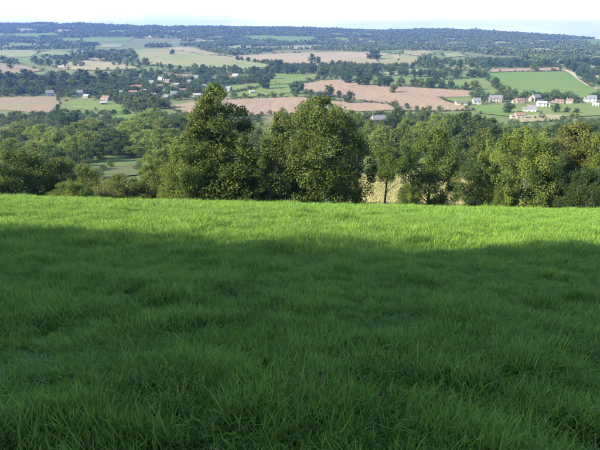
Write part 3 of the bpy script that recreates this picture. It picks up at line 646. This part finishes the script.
row([(442, 88), (474, 90.5)], 6, (7, 10), D_, 'along the top right edge of the big pink field', 'top right edge of pink field')
row([(434, 80), (460, 78), (486, 78)], 8, (6, 9), D_, 'in the belt left of the large green crop', 'belt left of the green crop')
row([(402, 68), (440, 68), (486, 68)], 12, (5, 8), D_, 'in the dark belt below the wooded hill, right of centre', 'belt below the wooded hill', 2)
row([(488, 67), (555, 67)], 12, (5, 8), D_, 'in the wood edge above the large green crop', 'wood edge above the crop', 1.2)
row([(534, 71.5)], 1, (8, 8), ['oak'], 'lone tree on the brown strip above the large green crop', None)
row([(494, 86), (498, 88)], 2, (8, 10), B_, 'of the pair at the left side of the green crop', 'pair beside the crop')
row([(501, 92), (508, 93)], 2, (6, 8), B_, 'of the pair behind the right village', 'pair behind the right village')
row([(566, 68), (578, 74), (588, 82)], 8, (7, 10), D_, 'beside the pale curving track', 'trees beside the track', 2)
row([(576, 64), (590, 66), (610, 68)], 7, (6, 9), D_, 'in the wood right of the track', 'wood right of the track', 2)
row([(590, 75), (612, 75)], 4, (5, 8), D_, 'at the right edge above the straw-coloured patch', 'right edge trees', 1)
row([(472, 99), (490, 101)], 3, (5, 7), B_, 'around the first houses of the right village', 'first houses trees')
row([(503, 103), (530, 100), (552, 101)], 6, (4, 6), B_, 'behind the roofs of the right village', 'roofside trees')
row([(508, 113), (548, 113.5), (555, 113)], 4, (7, 11), ['dark', 'blue', 'olive'], 'in front of the white house in the right village', 'trees before the white house')
row([(566, 113), (576, 113)], 2, (5, 6), ['dark'], 'of the small pair on the pasture at the right', 'small pair at right')
row([(562, 119), (578, 118)], 3, (4, 6), O_, 'in the low hedge under the right pasture', 'low hedge under the pasture')
row([(404, 107), (418, 112), (424, 113)], 3, (5, 8), O_, 'at the bottom corner of the big pink field', 'bottom corner of pink field')

# ------------------------------------------------------------------ scattered geometry (grass, maize, far woodland)
def scatter(name, P, rot, scl, idx, protos, mat):
    me = bpy.data.meshes.new(name); me.vertices.add(len(P)); me.vertices.foreach_set('co', np.asarray(P, np.float32).ravel())
    for nm, arr in (('rot', rot), ('scl', scl)):
        a = me.attributes.new(nm, 'FLOAT_VECTOR', 'POINT'); a.data.foreach_set('vector', np.asarray(arr, np.float32).ravel())
    a = me.attributes.new('idx', 'INT', 'POINT'); a.data.foreach_set('value', np.asarray(idx, np.int32))
    me.update(); o = obj(name, me, mat)
    g = bpy.data.node_groups.new(name + '_nodes', 'GeometryNodeTree')
    g.interface.new_socket('Geometry', in_out='INPUT', socket_type='NodeSocketGeometry'); g.interface.new_socket('Geometry', in_out='OUTPUT', socket_type='NodeSocketGeometry')
    gi = g.nodes.new('NodeGroupInput'); go = g.nodes.new('NodeGroupOutput'); ln = g.links.new
    jn = g.nodes.new('GeometryNodeJoinGeometry')
    for k in range(len(protos) - 1, -1, -1):
        oi = g.nodes.new('GeometryNodeObjectInfo'); oi.inputs['Object'].default_value = bpy.data.objects.new(name + '_piece', protos[k])
        gt = g.nodes.new('GeometryNodeGeometryToInstance'); ln(oi.outputs['Geometry'], gt.inputs[0]); ln(gt.outputs[0], jn.inputs[0])
    ip = g.nodes.new('GeometryNodeInstanceOnPoints'); ip.inputs['Pick Instance'].default_value = True
    def na(nm, t):
        n = g.nodes.new('GeometryNodeInputNamedAttribute'); n.data_type = t; n.inputs['Name'].default_value = nm; return n.outputs['Attribute']
    er = g.nodes.new('FunctionNodeEulerToRotation'); ln(na('rot', 'FLOAT_VECTOR'), er.inputs[0])
    ln(gi.outputs[0], ip.inputs['Points']); ln(jn.outputs[0], ip.inputs['Instance']); ln(na('idx', 'INT'), ip.inputs['Instance Index'])
    ln(er.outputs[0], ip.inputs['Rotation']); ln(na('scl', 'FLOAT_VECTOR'), ip.inputs['Scale']); ln(ip.outputs[0], go.inputs[0])
    md = o.modifiers.new('scatter', 'NODES'); md.node_group = g
    return o
def in_poly(px, py, poly):
    c = np.zeros(len(px), bool); j = len(poly) - 1
    for i in range(len(poly)):
        xi, yi = poly[i]; xj, yj = poly[j]
        c ^= ((yi > py) != (yj > py)) & (px < (xj - xi) * (py - yi) / (yj - yi + 1e-12) + xi); j = i
    return c

def tuft(seed, n, rad, ln_, wd, segs=3):
    rg = np.random.default_rng(seed)
    a = rg.uniform(0, 2 * math.pi, n); r = rad * np.sqrt(rg.random(n)); b = np.stack([r * np.cos(a), r * np.sin(a), np.full(n, -.015)], 1)
    az = rg.uniform(0, 2 * math.pi, n); Ln = rg.uniform(*ln_, n); bend = rg.uniform(.15, .95, n) ** 1.3; tilt = rg.uniform(.0, .35, n)
    d = np.stack([np.cos(az), np.sin(az), 0 * az], 1); tw = az + math.pi / 2 + rg.uniform(-.7, .7, n); sd = np.stack([np.cos(tw), np.sin(tw), 0 * tw], 1)
    W = wd * rg.uniform(.7, 1.3, n); V = []
    for k in range(segs + 1):
        u = k / segs; hor = Ln * (tilt * u + bend * .75 * u ** 2.2); up = Ln * (u * (1 - .25 * tilt) - .42 * bend * u ** 2.6)
        c = b + d * hor[:, None] + np.array([0, 0, 1]) * up[:, None]
        ww = W * (1 - .18 * u if k < segs else .06) * (.75 if k == 0 else 1)
        V += [c - sd * ww[:, None] / 2, c + sd * ww[:, None] / 2]
    V = np.stack(V, 1)                                   # n, 2*(segs+1), 3
    base = (np.arange(n) * 2 * (segs + 1))[:, None]
    F = np.concatenate([base + np.array([[2 * k, 2 * k + 1, 2 * k + 3, 2 * k + 2]]) for k in range(segs)], 0)
    var = np.repeat(rg.random(n), 2 * (segs + 1))
    me = mesh_np('tuft', V.reshape(-1, 3), F, var, smooth=True); me.materials.append(M['grass']); return me
G0 = [tuft(100 + k, 95, .12, (.06, .175), .0054, 4) for k in range(6)]
G1 = [tuft(120 + k, 95, .20, (.07, .20), .0066, 3) for k in range(5)]
G2 = [tuft(140 + k, 80, .36, (.09, .22), .0130, 2) for k in range(5)]
P, RT, SC, ID = [], [], [], []
def sow(y0, y1, dens, first, cnt, sz):
    wmax = 5 + y1 * .92; n = int(dens * (y1 - y0) * 2 * wmax)
    y = rng.uniform(y0, y1, n); x = rng.uniform(-wmax, wmax, n)
    k = np.abs(x) < 3.5 + np.maximum(y, 0) * .85; x, y = x[k], y[k]; n = len(x)
    clump = .55 * noise2(x / .55, y / .55, 31) + .5 * noise2(x / 1.7, y / 1.7, 32) + .35 * noise2(x / .22, y / .22, 33)
    s = np.clip(1.0 + .85 * clump, .5, 2.3) * rng.uniform(.8, 1.2, n) * sz
    s = s * (1 + .45 * np.clip((noise2(x / .30, y / .30, 36) - .35) / .2, 0, 1)) * (1 + .55 * np.clip((y - 41) / 3, 0, 1) * (noise2(x / 1.2, y / 1.2, 37) > 0))
    P.append(np.stack([x, y, h(x, y)], 1))
    tx = .30 * noise2(x / .9, y / .9, 34) + .12 * rng.normal(size=n); ty = .30 * noise2(x / .9, y / .9, 35) + .10 + .12 * rng.normal(size=n)
    RT.append(np.stack([tx, ty, rng.uniform(0, 6.28, n)], 1)); SC.append(np.stack([s ** .5, s ** .5, s], 1)); ID.append(rng.integers(first, first + cnt, n))
sow(-3, 9, 100, 0, 6, 1.0)
sow(9, 22, 50, 6, 5, 1.0)
sow(22, 56, 15, 11, 5, 1.0)
def near(px, py):
    r = ray(px, py); r = r / r[1]; D = np.linspace(1, 44, 3000); g = h(r[0] * D, D) + .1 - (r[2] * D + EYE); k = int(np.argmax(g > 0)); return r[0] * D[k], D[k]
for px, py, rd, q in [(70, 424, .26, 1.9), (98, 436, .2, 1.7), (312, 424, .28, 1.9), (340, 414, .2, 1.6), (172, 368, .30, 1.7), (22, 316, .34, 1.7), (205, 378, .22, 1.5), (455, 432, .24, 1.6), (560, 410, .25, 1.6), (520, 360, .28, 1.5), (420, 345, .3, 1.5)]:
    cx, cy = near(px, py); n = 34; x = cx + rng.normal(size=n) * rd * .6; y = cy + rng.normal(size=n) * rd * .5; dx, dy = (x - cx) / rd, (y - cy) / rd
    P.append(np.stack([x, y, h(x, y)], 1)); RT.append(np.stack([-.45 * dy + .1 * rng.normal(size=n), .45 * dx + .1 * rng.normal(size=n), rng.uniform(0, 6.28, n)], 1))
    s_ = q * rng.uniform(.75, 1.15, n); SC.append(np.stack([.9 * s_ ** .5, .9 * s_ ** .5, s_], 1)); ID.append(rng.integers(0, 6, n))
o = scatter('grass', np.concatenate(P), np.concatenate(RT), np.concatenate(SC), np.concatenate(ID), G0 + G1 + G2, M['grass'])
tag(o, 'lush green grass covering the near sloping field, half in shade', 'grass', kind='stuff')

# withered leaves lying on the grass
DEAD = rough_mat('withered_leaf', (.10, .06, .045), (.19, .12, .085), scale=40, coord='obj')
def dead_leaf(px, py, size, rz, label):
    x, y = near(px, py); V = []; F = []; n = 9
    for i in range(n):
        u = i / (n - 1); w_ = .36 * size * math.sin(math.pi * min(1, u * .94 + .03)) ** .7
        for j in (-1, -.5, 0, .5, 1):
            V.append((w_ * j * (1 - .25 * abs(j)), size * (u - .5), .30 * size * j * j * (.5 + .5 * math.sin(u * 9)) + .22 * size * (u - .4) ** 2))
    for i in range(n - 1):
        for j in range(4): a = i * 5 + j; F.append((a, a + 1, a + 6, a + 5))
    t = empty('withered_leaf', (x, y, hz(x, y) + .15), rz); t.rotation_euler = (.5, .25, rz); tag(t, label, 'leaf')
    obj('blade', mesh_np('blade', V, F, smooth=True), DEAD, t)
    v, f = tube([(0, -size * .5, .2 * size), (0, -size * .7, .22 * size), (.03 * size, -size * .9, .2 * size)], .0022, .0014, 5); obj('stalk', mesh_np('stalk', v, f), DEAD, t)
dead_leaf(321, 386, .10, .8, 'curled purple-brown withered leaf lying in the grass below centre')
dead_leaf(381, 403, .075, 2.2, 'small pale brown withered leaf right of the larger leaf')

# dry maize standing below the brow
def stalk(seed):
    rg = np.random.default_rng(seed); V = []; F = []; var = []
    def quad(a, b, c, d, q):
        n = len(V); V.extend([a, b, c, d]); F.append((n, n+1, n+2, n+3)); var.extend([q] * 4)
    for s in range(2): quad((-.02, .02 * s, 0), (.02, -.02 * s, 0), (.015, 0, 2.1), (-.015, 0, 2.1), .4)
    for k in range(9):
        a = rg.uniform(0, 6.28); z = .3 + .2 * k; l = rg.uniform(.35, .6); c, s_ = math.cos(a), math.sin(a); q = rg.random()
        w_ = .05; m_ = (c * l * .5, s_ * l * .5, z + .22); e = (c * l, s_ * l, z - .05)
        quad((-s_ * w_, c * w_, z), (s_ * w_, -c * w_, z), (m_[0] + s_ * w_, m_[1] - c * w_, m_[2]), (m_[0] - s_ * w_, m_[1] + c * w_, m_[2]), q)
        quad((m_[0] - s_ * w_, m_[1] + c * w_, m_[2]), (m_[0] + s_ * w_, m_[1] - c * w_, m_[2]), (e[0] + s_ * .01, e[1], e[2]), (e[0] - s_ * .01, e[1], e[2]), q)
    me = mesh_np('stalk', V, F, var); me.materials.append(M['maize']); return me
gx, gy = np.meshgrid(np.arange(4, 62, .75), np.arange(78, 150, .35)); gx = gx.ravel() + .5 * rng.normal(size=gx.size) * .2; gy = gy.ravel() + rng.normal(size=gy.size) * .08
k = (gx > .09 * gy) & (gx < .47 * gy); gx, gy = gx[k], gy[k]; n = len(gx)
o = scatter('maize_crop', np.stack([gx, gy, h(gx, gy)], 1), np.stack([.08 * rng.normal(size=n), .08 * rng.normal(size=n), rng.uniform(0, 6.28, n)], 1),
            np.repeat(rng.uniform(.9, 1.25, n)[:, None], 3, 1), rng.integers(0, 4, n), [stalk(200 + q) for q in range(4)], M['maize'])
tag(o, 'dry yellow maize crop seen between the trunks of the brow trees', 'maize', kind='stuff')

# bushes and small trees filling the woods, the village gardens and the field hedges
M['scrub'] = leafy('scrub_leaves', (.048, .080, .025), trans=.2, spread=.6, pos_scale=.03, hue=.03)
def blob2(seed, H, r, n, leaf, k=22):
    rg = np.random.default_rng(seed); d = rg.normal(size=(k, 3)); d /= np.linalg.norm(d, axis=1, keepdims=True); d *= rg.uniform(.6, 1.1, (k, 1))
    C = d * np.array([r * .6, r * .6, H * .3]) + np.array([0, 0, H * .52]); V, F, v = leaves(C, rg.uniform(.3, .5, k) * r, n // k, leaf, rg)
    V[:, 2] = np.maximum(V[:, 2], 0); me = mesh_np('crown', V, F, v); me.materials.append(M['scrub']); return me
WOODS = [(150, 480, 6.0, .8, [(-60, 113), (60, 114), (100, 117), (140, 125), (165, 114), (200, 119), (262, 117), (262, 150), (150, 158), (95, 158), (85, 185), (-60, 190)]),
         (150, 480, 6.0, .8, [(335, 113), (430, 114), (500, 124), (520, 124), (620, 121), (620, 152), (335, 152)]),
         (480, 1200, 8.0, .95, [(-60, 79), (60, 79), (130, 80), (165, 90), (150, 97), (100, 97), (60, 94), (45, 95.5), (-60, 96)]),
         (480, 1200, 8.0, .58, [(95, 74), (205, 72), (228, 84), (205, 97), (165, 103), (100, 107)]),
         (480, 1300, 9.0, .7, [(270, 66), (405, 66), (402, 77), (345, 77), (275, 74)]),
         (480, 1400, 10.0, .55, [(400, 62), (490, 60), (490, 78), (404, 77)]),
         (480, 1700, 9.0, .8, [(480, 60), (562, 60), (560, 67.5), (485, 68)]),
         (480, 1700, 9.0, .75, [(560, 60), (660, 58), (660, 90), (610, 90), (592, 84), (578, 74), (566, 68)]),
         (480, 1700, 10.0, .55, [(40, 58), (140, 56), (135, 63), (60, 62)]),
         (480, 1300, 9.0, .55, [(200, 70), (280, 68), (270, 82), (225, 86), (205, 82)]),
         (480, 900, 8.0, .52, [(470, 98), (600, 98), (600, 113), (500, 114)]),
         (480, 900, 9.0, .5, [(60, 95), (130, 99), (168, 105), (160, 114), (130, 112), (60, 100)])]
FX, FY, FS, FI = [], [], [], []
def put(x, y, s, near):
    FX.append(x); FY.append(y); FS.append(s); FI.append(np.where(near, rng.integers(0, 4, len(x)), rng.integers(4, 8, len(x))))
for d0, d1, sp, pr, poly in WOODS:
    poly = np.array(poly, float); n = int((d1 - d0) * 2 * .75 * d1 / sp ** 2); y = rng.uniform(d0, d1, n); x = rng.uniform(-.75, .75, n) * d1; z = h(x, y)
    qx, qy = project(x, y, z); k = in_poly(qx, qy, poly) & (noise2(x / 45, y / 45, 61) + .5 * noise2(x / 17, y / 17, 62) > 1 - 2 * pr)
    put(x[k], y[k], rng.uniform(.65, 1.25, k.sum()) * (.55 if d0 < 200 else 1), y[k] < 420)
for xy in FIELD_XY:
    for q in range(len(xy)):
        a = np.array(xy[q]); b = np.array(xy[(q + 1) % len(xy)]); m = np.linalg.norm(b - a)
        if m < 8 or a[1] > 1900: continue
        n = int(m / 3.2); t = (np.arange(n) + rng.random(n)) / n; P = a[None] + (b - a)[None] * t[:, None] + rng.normal(size=(n, 2)) * .7
        k = noise2(P[:, 0] / 40 + q, P[:, 1] / 40, 63) + .25 * noise2(P[:, 0] / 9, P[:, 1] / 9, 64) > -.12
        big = np.where(rng.random(n) < .12, rng.uniform(.6, 1.0, n), rng.uniform(.22, .42, n)); put(P[k, 0], P[k, 1], big[k], P[k, 1] < 420)
x = np.concatenate(FX); y = np.concatenate(FY); sF = np.concatenate(FS); iF = np.concatenate(FI)
k = np.ones(len(x), bool)
for hx, hy, hw in HOUSES: k &= ~((np.abs(x - hx * y / hy) < hw * .62 + 1.5) & (y < hy + 9) & (y > hy - 42))
qx, qy = project(x, y, h(x, y)); ins = np.zeros(len(x), bool)
for poly in FIELD_POLY:
    c = poly.mean(0); ins |= in_poly(qx, qy, c + (poly - c) * .97)
k &= ~(ins & (sF > .5)); x, y, sF, iF = x[k], y[k], sF[k], iF[k]; n = len(x)
o = scatter('hedgerow_scrub', np.stack([x, y, h(x, y) - .2], 1), np.stack([0 * x, 0 * x, rng.uniform(0, 6.28, n)], 1), np.stack([sF * rng.uniform(.9, 1.3, n), sF, sF * rng.uniform(.85, 1.2, n)], 1), iF,
            [blob2(400 + q, 9, 4.6, 900, .48) for q in range(4)] + [blob2(410 + q, 9, 4.8, 330, .95) for q in range(4)], M['scrub'])
tag(o, 'dense green scrub filling the woods, hedges and gardens of the valley', 'scrub', kind='stuff')
print('SCRUB', n)

# far woodland on the ridge and hedges of the far valley
def blob(seed, H=13., r=6.5, n=60, leaf=3.6):
    rg = np.random.default_rng(seed); d = rg.normal(size=(14, 3)); d /= np.linalg.norm(d, axis=1, keepdims=True)
    C = d * np.array([r * .55, r * .55, H * .28]) + np.array([0, 0, H * .55]); V, F, v = leaves(C, np.full(14, r * .5), n // 14 + 2, leaf, rg)
    V[:, 2] = np.maximum(V[:, 2], 0); me = mesh_np('crown', V, F, v); me.materials.append(M['wood_far']); return me
BL = [blob(300 + k) for k in range(6)] + [blob(310 + k, 17, 4.2) for k in range(2)]
n = 95000; y = np.sqrt(rng.uniform(1250 ** 2, 4290 ** 2, n)); x = rng.uniform(-.80, .80, n) * y; z = h(x, y)
qx, qy = project(x, y, z)
free = np.ones(n, bool)
for poly in FIELD_POLY: free &= ~in_poly(qx, qy, poly)
dn = noise2(x / 330, y / 420, 51) + .6 * noise2(x / 120, y / 160, 52)
hed = np.minimum(np.abs(noise2(x / 420 + 9, y / 520, 53)), np.abs(noise2(x / 300 - 5, y / 600, 54))) < .075     # hedge lines
t = np.clip((y - 1500) / 1000, 0, 1)
lft = np.clip((-x / y - .02) / .25, 0, 1)
keep = free & ((dn > .45 - 1.0 * t + .3 * lft * t) | (hed & (rng.random(n) < .7)))
keep &= rng.random(n) < (.55 + .45 * t)
x, y, z = x[keep], y[keep], z[keep]; n = len(x)
s = rng.uniform(.55, 1.35, n) * np.where(y > 2300, .86, .8) * (1 + .3 * noise2(x / 70, y / 90, 71)) * np.where(rng.random(n) < .02, 1.35, 1)
o = scatter('distant_woodland', np.stack([x, y, z - .5], 1), np.stack([0 * x, 0 * x, rng.uniform(0, 6.28, n)], 1), np.stack([s * rng.uniform(.9, 1.3, n), s, s], 1), rng.integers(0, 8, n), BL, M['wood_far'])
tag(o, 'blue-green woodland and hedges covering the far hills to the skyline', 'woodland', kind='stuff')
print('FAR TREES', n, 'TREES', len([o for o in bpy.data.objects if o.get('category') == 'tree']))

# ------------------------------------------------------------------ haze
hv = bpy.data.materials.new('haze_air'); hv.use_nodes = True; hn = hv.node_tree; hn.nodes.clear()
ho = hn.nodes.new('ShaderNodeOutputMaterial'); pv = hn.nodes.new('ShaderNodeVolumePrincipled')
pv.inputs['Color'].default_value = (.128, .235, .62, 1); pv.inputs['Density'].default_value = 1.7e-4; pv.inputs['Anisotropy'].default_value = .1
hn.links.new(pv.outputs[0], ho.inputs['Volume'])
o = obj('haze', boxmesh('haze', -5700, 5700, -500, 4850, -100, 72), hv); tag(o, 'thin blue summer haze filling the valley', 'haze', kind='stuff')
